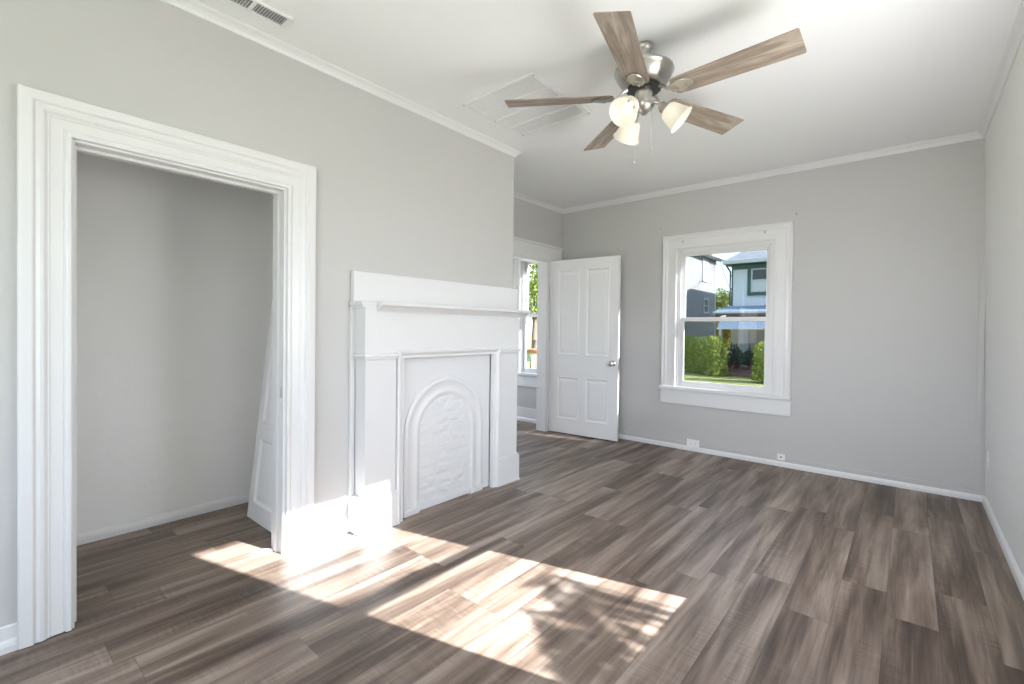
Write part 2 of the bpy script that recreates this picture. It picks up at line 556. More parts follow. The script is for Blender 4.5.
# baseboards: thin board with a quarter round shoe
def base_run(name, path, label, h1=.045, h2=0, mat='trim'):
    mb = MB()
    prof = [(0, 0), (.020, 0), (.020, h1 * .55), (.016, h1 * .85), (.010, h1), (.009, h1 + .002), (.009, h1 + h2), (0, h1 + h2 + .004)]
    mb.sweep(prof, path, lambda p, q, h: (p, q, h))
    return S(name, mb, M[mat], label, 'baseboard')
xb = XR(.02)
base_run('baseboard_back', [(xb, YB), (XA, YB)], 'thin white shoe moulding along the back wall')
base_run('baseboard_right', [(xb, YR), (xb, YB)], 'thin white shoe moulding along the right wall')
base_run('baseboard_left', [(XL, .148), (XL, YR)], 'low white baseboard left of the closet casing', .045, .05)
base_run('baseboard_chimney', [(XL, 1.530), (XL, 1.303)], 'short white baseboard between closet casing and mantel', .045, .03)
base_run('baseboard_closet', [(-3.57, 1.5), (-3.57, .14)], 'white quarter round along the closet back wall', .055)
base_run('baseboard_alcove', [(XA, 3.50), (XA, YC)], 'white baseboard in the alcove left of the doorway', .045, .1)
base_run('baseboard_hall', [(-3.5, YB), (-5.30, YB)], 'tall white baseboard under the hall window', .05, .13)
# wall-coloured batten above the shoe and the corner strip
mb = MB(); mb.box(-2.5, xb, YB - .008, YB, .046, .085)
S('trim_2', mb, M['wall'], 'grey batten just above the back wall shoe moulding', 'batten')
mb = MB(); mb.box(XR(1.3) - .035, XR(1.3) - .004, YB - .012, YB, .09, H - .065)
S('trim_3', mb, M['wall'], 'thin grey strip down the right back corner', 'trim strip')

# closet opening: jamb lining and deep moulded casing
CAS = [(0, 0), (0, .030), (.004, .035), (.038, .038), (.043, .035), (.046, .029), (.050, .028), (.060, .032), (.070, .031),
       (.077, .026), (.082, .021), (.086, .0225), (.090, .0185), (.126, .0175), (.129, .0145), (.132, .0145), (.134, .0225), (.139, .0255), (.150, .025), (.153, .021), (.153, 0)]
mb = MB()
mb.sweep(CAS, [(1.303, .004), (1.303, 2.149), (.140, 2.149), (.140, .004)], lambda p, q, h: (XL + h, p, q))
cas = S('trim_4', mb, M['trim'], 'wide white moulded casing around the closet opening', 'door casing', bevel=.0015)
mb = MB()
mb.box(XL - .135, XL + .006, OP[1] - .012, OP[1] + .006, 0, OP[2])
mb.box(XL - .135, XL + .006, OP[0] - .006, OP[0] + .012, 0, OP[2])
mb.box(XL - .135, XL + .006, OP[0] + .012, OP[1] - .012, OP[2] - .014, OP[2] + .004)
mb.box(XL - .08, XL - .045, OP[1] - .024, OP[1] - .012, 0, OP[2] - .014)
mb.box(XL - .08, XL - .045, OP[0] + .012, OP[0] + .024, 0, OP[2] - .014)
mb.box(XL - .08, XL - .045, OP[0] + .024, OP[1] - .024, OP[2] - .028, OP[2] - .014)
jam = S('trim_5', mb, M['trim'], 'white jamb lining with stops inside the closet opening', 'door jamb', bevel=.001)
mb = MB(); mb.box(-.013, .013, -.0025, .0, -.028, .028)
mb.box(-.006, .006, -.003, -.0024, -.012, .012)
pl = mb.build('strike_plate', M['chrome'], bevel=.0008)
pl.location = (XL - .02, OP[1] - .012, .885)
pl.parent = jam
pl['label'] = 'small metal strike plate'

# far doorway: jamb, casing, head
DCAS = [(0, 0), (0, .030), (.012, .034), (.025, .028), (.035, .022), (.11, .022), (.125, .026), (.135, .020), (.135, 0)]
mb = MB()
mb.box(XA, XA + .024, DO[1] + .0, DO[1] + .13, 0, DO[2])
mb.box(XA, XA + .024, DO[0] - .125, DO[0], 0, DO[2])
mb.box(XA, XA + .028, DO[0] - .145, DO[1] + .27, DO[2], DO[2] + .165)
mb.box(XA, XA + .042, DO[0] - .160, DO[1] + .285, DO[2] + .165, DO[2] + .19)
S('trim_6', mb, M['trim'], 'flat white casing and head board around the far doorway', 'door casing', bevel=.003)
mb = MB()
mb.box(XA - .13, XA + .010, DO[1] - .018, DO[1], 0, DO[2])
mb.box(XA - .13, XA + .010, DO[0], DO[0] + .018, 0, DO[2])
mb.box(XA - .13, XA + .010, DO[0] + .018, DO[1] - .018, DO[2] - .018, DO[2])
S('trim_7', mb, M['trim'], 'white jamb lining of the far doorway', 'door jamb', bevel=.001)

# ------------------------------------------------------------------ double hung windows
def make_window(name, label, w, z0, z1, loc, rz, pane, zm, cw=.160, depth=.15, apron=True, crown=0.0):
    """local x along the wall, +y to the outside, room face at y = 0; the opening is w wide from z0 to z1"""
    root = thing(name, label, 'window', loc, rz, kind='structure')
    hw = w / 2
    prof = [(0, 0), (0, .026), (.006, .032), (.016, .032), (.022, .024), (.03, .020), (.045, .024), (.055, .018), (.062, .015),
            (cw - .028, .015), (cw - .025, .020), (cw - .008, .020), (cw, .012), (cw, 0)]
    mb = MB()
    mb.sweep(prof, [(hw + cw - .008, z0 - .01), (hw + cw - .008, z1 + cw - .008), (-hw - cw + .008, z1 + cw - .008), (-hw - cw + .008, z0 - .01)],
             lambda p, q, h: (p, -h, q))
    mb.build('casing', M['trim'], root, bevel=.001)
    # frame: jambs, head, outside sill, parting beads
    mb = MB()
    t = .028
    for s in (-1, 1):
        a, b = sorted((s * (hw - t), s * hw))
        mb.box(a, b, -.004, depth, z0, z1)
        a, b = sorted((s * (hw - t - .016), s * (hw - t)))
        mb.box(a, b, .002, .011, z0, z1 - t)
        mb.box(a, b, .0405, .0435, z0, z1 - t)
    mb.box(-hw + t, hw - t, -.004, depth, z1 - t, z1)
    mb.box(-hw + t, hw - t, .002, .011, z1 - t - .016, z1 - t)
    mb.box(-hw + t, hw - t, .0, depth + .05, z0 - .02, z0 + .012)
    mb.build('window_frame', M['trim'], root, bevel=.0012)
    # stool and apron
    mb = MB(); mb.box(-hw - cw - .0, hw + cw + .0, -.052, .018, z0 - .022, z0 + .014)
    mb.build('stool', M['trim'], root, bevel=.006)
    mb = MB(); mb.box(-hw - cw + .004, hw + cw - .004, -.020, .0, z0 - .172, z0 - .022)
    mb.build('apron', M['trim'], root, bevel=.003)
    def sash(nm, y0, y1, a, b, rb, rt):
        iw = hw - t
        st = .053
        m = MB()
        m.box(-iw, -iw + st, y0, y1, a, b); m.box(iw - st, iw, y0, y1, a, b)
        m.box(-iw + st, iw - st, y0, y1, a, a + rb); m.box(-iw + st, iw - st, y0, y1, b - rt, b)
        o = m.build(nm, M['trim'], root, bevel=.002)
        ym = (y0 + y1) / 2
        g = MB(); g.box(-iw + st - .004, iw - st + .004, ym - .002, ym + .002, a + rb - .004, b - rt + .004)
        g.build('pane', pane, o)
        return o
    lo = sash('lower_sash', .012, .040, z0 + .013, zm + .026, .062, .042)
    sash('upper_sash', .044, .072, zm - .018, z1 - t, .042, .050)
    m = MB(); m.box(-.022, .022, .013, .039, zm + .026, zm + .034); m.tube([(-.012, .028, zm + .036), (.03, .024, zm + .040)], .005)
    m.build('sash_lock', M['trim'], root)
    return root

make_window('window_1', 'white double hung window in the back wall facing the neighbouring houses', WB[1] - WB[0], WB[2], WB[3],
            ((WB[0] + WB[1]) / 2, YB, 0), 0, M['glass'], 1.365, cw=.155, depth=.078)
make_window('window_2', 'narrow double hung window in the hall seen through the doorway', WH[1] - WH[0], WH[2], WH[3],
            ((WH[0] + WH[1]) / 2, YB, 0), 0, M['glass_hall'], 1.43, cw=.10, depth=.078)
make_window('window_3', 'double hung window in the right wall that lets the sun in', WR[1] - WR[0], WR[2], WR[3],
            (XR(1.35), (WR[0] + WR[1]) / 2, 0), -PI / 2, M['glass_clear'], 1.365)
for i, r in enumerate(RW):  # rear windows are unseen, added to let fill light in
    make_window('window_%d' % (4 + i), ['wide double hung window in the rear wall on the closet side',
                'double hung window in the rear wall near the right wall'][i], r[1] - r[0], r[2], r[3],
                ((r[0] + r[1]) / 2, YR, 0), PI, M['glass_clear'], 1.35, cw=.12)

make_window('window_6', 'double hung window in the left wall behind the viewpoint', WL[1] - WL[0], WL[2], WL[3],  # unseen, added as the opening for the left fill lamp
            (XL, (WL[0] + WL[1]) / 2, 0), PI / 2, M['glass_clear'], 1.35, cw=.12)

make_window('window_7', 'double hung window at the far side of the hall', 1.0, .50, 2.20,  # unseen, added as the opening for the hall fill lamp
            (-5.30, 3.95, 0), PI / 2, M['glass_clear'], 1.35, cw=.12)

# small screw-in hooks left from curtain rods
def hook(x, z, y, label):
    t = thing('curtain_hook', label, 'hook', (x, y, z), 0, 'curtain rod hooks around the back window')
    m = MB(); m.lathe([(.011, 0), (.011, .004), (.006, .007)], 12, Matrix.Rotation(PI / 2, 4, 'X'))
    m.build('rosette', M['nickel'], t, smooth=True)
    m = MB(); m.tube([(0, -.006, 0), (0, -.022, -.002), (0, -.030, .006), (0, -.028, .014)], .003, 8)
    m.build('pin', M['nickel'], t, smooth=True)
hook(-2.085, 2.352, YB, 'small curtain hook on the grey wall above the left corner of the window')
hook(-.805, 2.327, YB, 'small curtain hook on the grey wall above the right corner of the window')
hook(-1.835, 2.185, YB - .016, 'small hook on the white head casing of the window near its left end')
hook(-1.06, 2.190, YB - .016, 'small hook on the white head casing of the window near its right end')

# ------------------------------------------------------------------ panelled doors
def panel_door(name, w, h, t, panels, mat, parent=None):
    """slab in the local xz plane, x 0..w, z 0..h, y -t..0; moulded panels on both faces"""
    mb = MB()
    xs = sorted({0, w, *[p[0] for p in panels], *[p[1] for p in panels]})
    zs = sorted({0, h, *[p[2] for p in panels], *[p[3] for p in panels]})
    bm = mb.bm
    steps = [(0, 0), (.006, -.003), (.012, .0), (.022, .009), (.034, .009), (.060, .004)]
    for side in (0, 1):
        Y = (lambda d: -d) if side == 0 else (lambda d: -t + d)
        # step depths measured inwards from the face; y = 0 face is side 0
        for i in range(len(xs) - 1):
            for j in range(len(zs) - 1):
                a, b, c, d = xs[i], xs[i + 1], zs[j], zs[j + 1]
                hit = any(p[0] <= a + 1e-6 and p[1] >= b - 1e-6 and p[2] <= c + 1e-6 and p[3] >= d - 1e-6 for p in panels)
                if not hit: mb.quad([(a, Y(0), c), (b, Y(0), c), (b, Y(0), d), (a, Y(0), d)])
        for (a, b, c, d) in panels:
            prev = None
            for (o, dep) in steps:
                ring = [(a + o, Y(dep), c + o), (b - o, Y(dep), c + o), (b - o, Y(dep), d - o), (a + o, Y(dep), d - o)]
                if prev:
                    for k in range(4): mb.quad([prev[k], prev[(k + 1) % 4], ring[(k + 1) % 4], ring[k]])
                prev = ring
            mb.quad(prev)
    for (p, q) in (((0, 0), (w, 0)), ((w, 0), (w, h)), ((w, h), (0, h)), ((0, h), (0, 0))):
        mb.quad([(p[0], 0, p[1]), (q[0], 0, q[1]), (q[0], -t, q[1]), (p[0], -t, p[1])])
    bmesh.ops.remove_doubles(bm, verts=bm.verts, dist=1e-5)
    return mb.build(name, mat, parent)

dw, dh = .892, 2.062
pan = [(.115, .405, .93, 1.945), (.492, .782, .93, 1.945), (.115, .405, .165, .675), (.492, .782, .165, .675)]
door = panel_door('door_1', dw, dh, .036, pan, M['door'])
tag(door, 'white four panel door standing open against the far doorway', 'door', kind='structure')
door.location = (-3.352, 4.688, .012)
door.rotation_euler = (0, 0, math.atan2(.066, .91))
def knob_mesh(sign):
    m = MB()
    R = Matrix.Rotation(sign * PI / 2, 4, 'X')
    m.lathe([(.032, 0), (.033, .003), (.026, .008), (.013, .011), (.012, .030), (.022, .036), (.031, .045), (.033, .056), (.029, .066), (.015, .072), (.002, .073)], 24, R)
    return m
for sgn, yy in ((1, -.036), (-1, 0.0)):
    k = knob_mesh(sgn).build('door_knob', M['chrome'], door, smooth=True)
    k.location = (dw - .062, yy, .862)
    k['label'] = 'round chrome door knob'
m = MB(); m.box(dw - .0005, dw + .002, -.030, -.006, .80, .92); m.box(dw + .001, dw + .010, -.024, -.012, .852, .872)
m.build('latch_plate', M['chrome'], door)
for z in (.22, 1.03, 1.82):
    m = MB(); m.tube([(-.006, -.040, z - .045), (-.006, -.040, z + .045)], .007, 10)
    m.box(-.006, .03, -.0385, -.0355, z - .045, z + .045)
    m.build('hinge', M['door'], door)

# narrow loose door leaning inside the closet
ld = panel_door('loose_door', .545, 2.02, .034, [(.065, .47, .10, .52), (.065, .47, .62, 1.90)], M['door'])
tag(ld, 'narrow white panelled door leaning loose inside the closet behind the jamb', 'door')
ang = math.atan2(.212, 2.0)
ld.rotation_euler = (-ang, 0, 0)
ld.location = (-3.285, 1.246, .0)

# splinter of painted wood on the floor by the jamb
mb = MB()
mb.prism([(0, -.012), (.09, -.016), (.13, -.006), (.128, .008), (.06, .012), (.01, .009)], 0, .009, lambda p, q, t: (p, q, t))
mb.prism([(-.03, -.004), (.0, -.010), (.002, .006), (-.028, .004)], 0, .006, lambda p, q, t: (p, q, t))
sp = mb.build('wood_splinter', M['trim'], bevel=.001)
tag(sp, 'broken white painted wood splinter on the floor at the closet jamb', 'wood splinter')
sp.location = (-2.722, 1.055, 0.0); sp.rotation_euler = (0, 0, math.radians(66))

# ------------------------------------------------------------------ fireplace mantel
def yz(mbx, x0, x1, y0, y1, z0, z1): mbx.box(x0, x1, y0, y1, z0, z1)
mant = thing('fireplace_mantel', 'white painted wooden fireplace mantel against the left wall', 'fireplace mantel', (XL, 2.28, 0))
LM = lambda p: (p[0] - XL, p[1] - 2.28, p[2])
class LMB(MB):
    def box(s, x0, x1, y0, y1, z0, z1, f=None):
        return MB.box(s, x0 - XL, x1 - XL, y0 - 2.28, y1 - 2.28, z0, z1, f)
m = LMB(); m.box(XL, -2.562, 1.538, 3.086, 1.405, 1.59)
m.build('backboard', M['mantel'], mant, bevel=.004)
m = LMB()
shelf_prof = [(XL, 1.345), (-2.458, 1.345), (-2.452, 1.356), (-2.440, 1.362), (-2.434, 1.370), (-2.420, 1.378), (-2.406, 1.380), (-2.402, 1.384), (-2.402, 1.401), (-2.406, 1.405), (XL, 1.405)]
MB.prism(m, [(p - XL, q) for p, q in shelf_prof], 1.64 - 2.28, 3.066 - 2.28, lambda p, q, t: (p, t, q))
m.build('mantel_shelf', M['mantel'], mant, bevel=.002)
m = LMB(); m.box(XL, -2.462, 1.530, 1.64, 1.384, 1.405); m.box(XL, -2.468, 1.540, 1.64, 1.366, 1.384)
sh = m.build('shelf_end', M['mantel'], mant, bevel=.003)
sh['label'] = 'broken short left end of the mantel shelf'
m = LMB(); m.box(XL, -2.470, 1.560, 2.995, 1.088, 1.366)
m.build('frieze', M['mantel'], mant, bevel=.002)
def pilaster(y0, y1, py0, py1):
    m = LMB(); m.box(XL, -2.470, y0, y1, .0, 1.052)
    o = m.build('pilaster', M['mantel'], mant, bevel=.003)
    m = LMB(); m.box(XL, -2.456, py0, py1, .0, .205); m.box(XL, -2.462, py0 + .006, py1 - .006, .205, .222)
    m.box(XL, -2.448, py0 - .006, py1 + .006, 0, .012)
    m.build('plinth_block', M['mantel'], o, bevel=.003)
    m = LMB(); m.box(XL, -2.447, y0 - .020, y1 + (.020 if y1 > 2.5 else .0), 1.066, 1.088); m.box(XL, -2.456, y0 - .012, y1 + (.012 if y1 > 2.5 else 0), 1.052, 1.066)
    m.build('cap_moulding', M['mantel'], o, bevel=.004)
    return o
pilaster(1.565, 1.785, 1.540, 1.797)
pilaster(2.765, 2.985, 2.742, 3.006)
# thin scribe board between the mantel and the wall on the left
m = LMB(); m.box(XL, XL + .022, 1.532, 1.560, .0, 1.37)
m.build('scribe_strip', M['mantel'], mant, bevel=.002)
# moulded frame around the fireplace opening
fprof = [(0, .0), (0, .046), (.008, .052), (.022, .050), (.030, .040), (.040, .034), (.052, .036), (.058, .030), (.062, .0)]
m = LMB()
MB.sweep(m, fprof, [(2.760, .0), (2.760, 1.106), (1.790, 1.106), (1.790, .0)], lambda p, q, h: (-2.505 - XL + h, p - 2.28, q))
m.build('opening_frame', M['mantel'], mant, bevel=.001)

# arched insert that closes the fireplace
fi = thing('fireplace_insert', 'white painted arched plaster panel closing the fireplace opening', 'fireplace insert', (-2.53, 2.255, 0))
bx, cy = -2.53, 2.255
def arch_pts(c, r, zs, z0=0, n=28):
    pts = [(c + r, z0)]
    for i in range(n + 1):
        a = PI * i / n
        pts.append((c + r * math.cos(a), zs + r * math.sin(a) * 1.0))
    pts.append((c - r, z0))
    return pts
ca, zsp = 2.248 - cy, .535
m = MB(); m.box(-.05, 0.010, 1.845 - cy, 2.705 - cy, .004, 1.055)
m.build('flat_panel', M['rough'], fi)
aprof = [(0, .0), (0, .008), (.010, .014), (.024, .016), (.034, .012), (.042, .007), (.084, .007), (.090, .011), (.104, .014), (.118, .010), (.128, .003), (.134, 0)]
m = MB(); m.sweep(aprof, arch_pts(ca, .368, zsp), lambda p, q, h: (.010 + h, p, q))
am = m.build('arch_moulding', M['mantel'], fi, smooth=True)
# rough infill: a lumpy brick-coursed skin inside the arch
m = MB()
ri = .240
ny, nz = 40, 96
random.seed(3)
grid = {}
for i in range(ny + 1):
    for j in range(nz + 1):
        y = ca - ri + 2 * ri * i / ny; z = .005 + (zsp + ri * 1.0 - .005) * j / nz
        course = (z / .072) % 1
        brick = ((y + (.1 if int(z / .072) % 2 else 0)) / .2) % 1
        d = .0016 * (1 if .12 < course < .88 else 0) * (1 if .05 < brick < .95 else .3)
        d += .0040 * noise.noise(Vector((y * 13, z * 16, 3.1))) + .0030 * noise.noise(Vector((y * 34, z * 48, 7.7))) + random.uniform(-.0008, .0008)
        grid[i, j] = (.0125 + d, y, z)
vv = {k: m.bm.verts.new(p) for k, p in grid.items()}
for i in range(ny):
    for j in range(nz):
        yc = ca - ri + 2 * ri * (i + .5) / ny; zc = .005 + (zsp + ri * 1.0 - .005) * (j + .5) / nz
        if zc > zsp and ((yc - ca) / ri) ** 2 + ((zc - zsp) / (ri * 1.0)) ** 2 > 1.03: continue
        m.bm.faces.new([vv[i, j], vv[i + 1, j], vv[i + 1, j + 1], vv[i, j + 1]])
for v in [v for v in m.bm.verts if not v.link_faces]: m.bm.verts.remove(v)
m.build('infill_panel', M['rough'], fi, smooth=True)
# small foot blocks of the arch
for sgn in (-1, 1):
    a, b = sorted((ca + sgn * .240, ca + sgn * .372))
    m = MB(); m.box(.010, .030, a, b, 0, .04)
    m.build('arch_foot', M['mantel'], fi, bevel=.006)

# ------------------------------------------------------------------ ceiling fan
FX, FY, FZ = -1.100, 2.352, 2.487
fan = thing('ceiling_fan', 'brushed nickel ceiling fan with five grey wood blades and three lit lamps', 'ceiling fan', (FX, FY, H))
zz = lambda z: z - H
m = MB(); m.lathe([(.046, zz(2.759)), (.047, zz(2.745)), (.042, zz(2.735)), (.036, zz(2.728)), (.034, zz(2.66)), (.034, zz(2.63))], 40)
m.build('canopy', M['nickel'], fan, smooth=True)
m = MB(); m.lathe([(.036, zz(2.650)), (.095, zz(2.647)), (.140, zz(2.637)), (.151, zz(2.628)), (.154, zz(2.614)), (.150, zz(2.608)), (.147, zz(2.603)), (.141, zz(2.588)), (.127, zz(2.566)), (.109, zz(2.549)), (.096, zz(2.541)), (.060, zz(2.537))], 56)
m.build('motor_housing', M['nickel'], fan, smooth=True)
m = MB(); m.lathe([(.066, zz(2.538)), (.084, zz(2.536)), (.086, zz(2.520)), (.074, zz(2.515)), (.056, zz(2.513))], 40)
for i in range(18):
    a = 2 * PI * i / 18
    p = Vector((.086 * math.cos(a), .086 * math.sin(a), zz(2.528)))
    m.tube([p + Vector((0, 0, -.007)), p + Vector((0, 0, .007))], .004, 6)
m.build('flywheel', M['black'], fan, smooth=True)
m = MB(); m.lathe([(.044, zz(2.516)), (.046, zz(2.500)), (.042, zz(2.492)), (.042, zz(2.462)), (.054, zz(2.454)), (.055, zz(2.436)), (.044, zz(2.420)), (.030, zz(2.410)), (.020, zz(2.398)), (.008, zz(2.394)), (.001, zz(2.393))], 36)
m.build('switch_housing', M['nickel'], fan, smooth=True)

def blade_parts(ang):
    R0 = Matrix.Rotation(ang, 4, 'Z')
    pitch = Matrix.Rotation(math.radians(-13), 4, 'X')
    zb = zz(FZ)
    # blade: straight plank, narrower and rounded at the root
    out = [(.165, -.050), (.180, -.059), (.215, -.063), (.728, -.077), (.733, -.074), (.735, -.069), (.735, .069), (.733, .074), (.728, .077), (.215, .063), (.180, .059), (.165, .050), (.158, .030), (.158, -.030)]
    m = MB(); m.prism(out, -.003, .003, lambda p, q, t: (p, q, t))
    o = m.build('blade', M['blade'], fan, bevel=.002)
    o.matrix_local = Matrix.Translation((0, 0, zb)) @ R0 @ pitch
    # iron: arm from the flywheel plus a shield-shaped foot under the blade
    m = MB()
    foot = []
    for i in range(25):
        a = -PI / 2 + PI * i / 24
        foot.append((.195 + .070 * math.cos(a), .042 * math.sin(a)))
    foot += [(.150, .026), (.150, -.026)]
    m.prism(foot, -.0085, -.0035, lambda p, q, t: (p, q, t))
    ring = [(x, y) for x, y in foot]
    m.tube([(x, y, -.009) for x, y in foot[:25]], .0035, 6)
    m.tube([(.084, 0, .040), (.105, 0, .030), (.130, 0, .004), (.155, 0, -.006), (.19, 0, -.0065)], .010, 8, .007)
    for q in ((.185, .014), (.185, -.014), (.225, 0)):
        m.lathe([(.005, -.0095), (.005, -.012), (.002, -.0135)], 10, Matrix.Translation((q[0], q[1], 0)))
    b = m.build('blade_iron', M['nickel'], o, smooth=True)
    return o
for k in range(5):
    blade_parts(math.radians(-74.8 + 72 * k))

def lamp_head(ang):
    tilt = math.radians(48)
    # arm
    R0 = Matrix.Rotation(ang, 4, 'Z')
    T = Matrix.Translation((0, 0, zz(2.448)))
    m = MB(); m.tube([(.040, 0, .004), (.062, 0, .006), (.078, 0, .0), (.090, 0, -.012)], .010, 10)
    a = m.build('lamp_arm', M['nickel'], fan, smooth=True); a.matrix_local = T @ R0
    Sx = T @ R0 @ Matrix.Translation((.088, 0, -.010)) @ Matrix.Rotation(-tilt, 4, 'Y')   # local -z points out and down
    m = MB(); m.lathe([(.012, .004), (.020, .0), (.024, -.006), (.024, -.030), (.027, -.034), (.027, -.038), (.018, -.040)], 24)
    h = m.build('lamp_holder', M['nickel'], fan, smooth=True); h.matrix_local = Sx
    m = MB()
    sp_ = [(.022, -.036), (.036, -.040), (.048, -.052), (.055, -.074), (.060, -.100), (.068, -.126), (.076, -.140)]
    m.lathe(sp_ + [(r - .0028, z) for r, z in sp_[::-1]], 40, cap=False)
    s = m.build('lamp_shade', M['shade'], fan, smooth=True); s.matrix_local = Sx
    m = MB(); m.lathe([(.010, -.038), (.012, -.048), (.020, -.066), (.025, -.082), (.023, -.098), (.014, -.109), (.002, -.112)], 20)
    b = m.build('bulb', M['bulb'], s, smooth=True)
    # what the lamp throws out of its open shade
    ld = bpy.data.lights.new('lamp_light', 'SPOT')
    ld.energy = LAMP_WATTS; ld.color = (1.0, .94, .87)
    ld.spot_size = math.radians(155); ld.spot_blend = .6; ld.shadow_soft_size = .05
    lo = bpy.data.objects.new('lamp_light', ld); COL.objects.link(lo)
    lo.parent = s
    lo.location = (0, 0, -.130)
    return s
for a in (24, 144, 264):
    lamp_head(math.radians(a))
def chain(x, y, z0, z1, fob):
    m = MB()
    n = int((z0 - z1) / .0075)
    for i in range(n):
        z = z0 - (z0 - z1) * i / n
        m.lathe([(.0004, .0028), (.0019, .0014), (.0022, 0), (.0019, -.0014), (.0004, -.0028)], 6, Matrix.Translation((x, y, zz(z))))
    m.tube([(x, y, zz(z0)), (x, y, zz(z1))], .0007, 5)
    if fob: m.lathe([(.001, .016), (.004, .012), (.0055, .004), (.005, -.008), (.002, -.012)], 10, Matrix.Translation((x, y, zz(z1 - .012))))
    m.build('pull_chain', M['nickel'], fan, smooth=True)
chain(-.040, -.018, 2.47, 2.165, True)
chain(.034, .024, 2.47, 2.205, True)

# ------------------------------------------------------------------ ceiling vents
def grille(name, label, cat, x0, x1, y0, y1, rows, slat_step, along, fr=.022, back='filter'):
    cx, cyy = (x0 + x1) / 2, (y0 + y1) / 2
    t = thing(name, label, cat, (cx, cyy, H))
    a, b = (x1 - x0) / 2, (y1 - y0) / 2
    m = MB()
    m.box(-a, a, -b, -b + fr, -.012, 0); m.box(-a, a, b - fr, b, -.012, 0)
    m.box(-a, -a + fr, -b + fr, b - fr, -.012, 0); m.box(a - fr, a, -b + fr, b - fr, -.012, 0)
    m.build('frame', M['vent'], t, bevel=.003)
    m = MB(); m.box(-a + fr, a - fr, -b + fr, b - fr, -.0015, -.0005)
    m.build('backing', M[back], t)
    w = (2 * b - 2 * fr)
    for r in range(1, rows):
        y = -b + fr + w * r / rows
        m = MB(); m.box(-a + fr, a - fr, y - .008, y + .008, -.0105, -.004)
        m.build('divider', M['vent'], t)
    m = MB()
    if along == 'x':
        n = int(w / slat_step)
        for i in range(n):
            y = -b + fr + slat_step * (i + .5)
            m.quad([(-a + fr, y - .004, -.009), (a - fr, y - .004, -.009), (a - fr, y + .003, -.003), (-a + fr, y + .003, -.003)])
    else:
        n = int((2 * a - 2 * fr) / slat_step)
        for i in range(n):
            x = -a + fr + slat_step * (i + .5)
            m.box(x - .0012, x + .0012, -b + fr, b - fr, -.010, -.002)
    m.build('slat', M['vent'], t)
    return t, a, b
g, ga, gb = grille('return_air_grille', 'large square white return air grille on the ceiling beside the fan', 'vent', -2.325, -1.708, 2.180, 2.838, 4, .013, 'y', .028)
for (x, y) in ((-ga + .014, -gb + .014), (ga - .014, -gb + .014), (ga - .014, gb - .014), (-ga + .014, gb - .014), (-ga + .014, 0)):
    m = MB(); m.lathe([(.007, -.012), (.006, -.015), (.002, -.016)], 12, Matrix.Translation((x, y, 0)))
    m.build('screw', M['nickel'], g)
grille('ceiling_register', 'small slotted white air register on the ceiling near the left wall', 'vent', -2.440, -2.326, .725, 1.058, 2, .0125, 'x', .016, 'vent_dark')

# ------------------------------------------------------------------ outlets
def plate(name, label, cat, loc, rz, w, h, holes):
    t = thing(name, label, cat, loc, rz)
    m = MB(); m.box(-w / 2, w / 2, -.007, 0, -h / 2, h / 2); m.build('cover_plate', M['plastic'], t, bevel=.003)
    for (x, z, ww, hh, kind) in holes:
        m = MB()
        if kind == 'socket':
            m.lathe([(.016, 0), (.016, .002), (.015, .003)], 20, Matrix.Translation((x, -.0068, z)) @ Matrix.Rotation(PI / 2, 4, 'X'))
            s = m.build('socket', M['plastic'], t, smooth=True)
            for dx in (-.006, .006):
                m = MB(); m.box(x - .004 + 0, x + .004, -.0106, -.0095, z + dx - .0012, z + dx + .0012); m.build('slot', M['slot'], s)
        else:
            m.box(x - ww / 2, x + ww / 2, -.0085, -.0068, z - hh / 2, z + hh / 2); m.build('jack', M['slot'], t)
    return t
plate('wall_outlet', 'white sideways double outlet low on the back wall beside the door', 'outlet', (-1.700, YB - .008, .082), 0, .128, .074,
      [(-.026, 0, 0, 0, 'socket'), (.026, 0, 0, 0, 'socket')])
plate('phone_jack', 'small square phone jack low on the back wall below the window', 'phone jack', (-.892, YB - .008, .088), 0, .062, .058, [(0, 0, .014, .012, 'jack')])
plate('wall_outlet', 'outlet cover on the right wall close to the back corner', 'outlet', (XR(.36), 4.72, .36), -PI / 2, .070, .115,
      [(0, .022, 0, 0, 'socket'), (0, -.022, 0, 0, 'socket')])

# ================================================================== OUTSIDE
G0 = -.40
M['grass'] = grass_mat()
M['side_white'] = siding_mat('white_clapboard', (.27, .268, .265), .16)
M['stucco'] = plain('pale_house_wall', (.60, .62, .64), .8, var=.05, scale=3)
M['green_trim'] = plain('dark_green_trim', (.035, .085, .075), .5)
M['shingle'] = shingle_mat()
M['out_white'] = plain('outside_white_paint', (.50, .51, .52), .6, var=.03, spec=.2)
M['out_cream'] = plain('cream_porch_wall', (.55, .50, .38), .7)
M['out_brown'] = plain('brown_porch_wood', (.10, .055, .035), .6)
M['awning'] = plain('blue_grey_awning_metal', (.20, .25, .31), .7, spec=.2)
M['dark_pane'] = plain('dark_window_glass', (.09, .10, .10), .5, spec=.2)
M['pane_shade'] = plain('pale_roller_blind', (.52, .55, .52), .7)
M['brick_red'] = plain('reddish_porch_floor', (.20, .10, .085), .8)
M['hedge'] = leaves_mat('hedge_leaves', (.055, .12, .022), (.50, .54, .13), 3.2)
M['shrub'] = leaves_mat('shrub_leaves', (.05, .09, .025), (.16, .20, .06), 2)
M['tree'] = leaves_mat('tree_leaves', (.07, .14, .035), (.36, .38, .10), .8)
M['tree_gold'] = leaves_mat('golden_tree_leaves', (.30, .27, .05), (.75, .50, .12), .8)
M['fern'] = leaves_mat('dark_porch_plant_leaves', (.025, .06, .045), (.09, .15, .11), 4)
M['bark'] = plain('tree_bark', (.12, .09, .065), .9)
M['wire'] = plain('black_cable', (.03, .03, .03), .6)
M['clay'] = plain('clay_pot', (.28, .13, .08), .8)
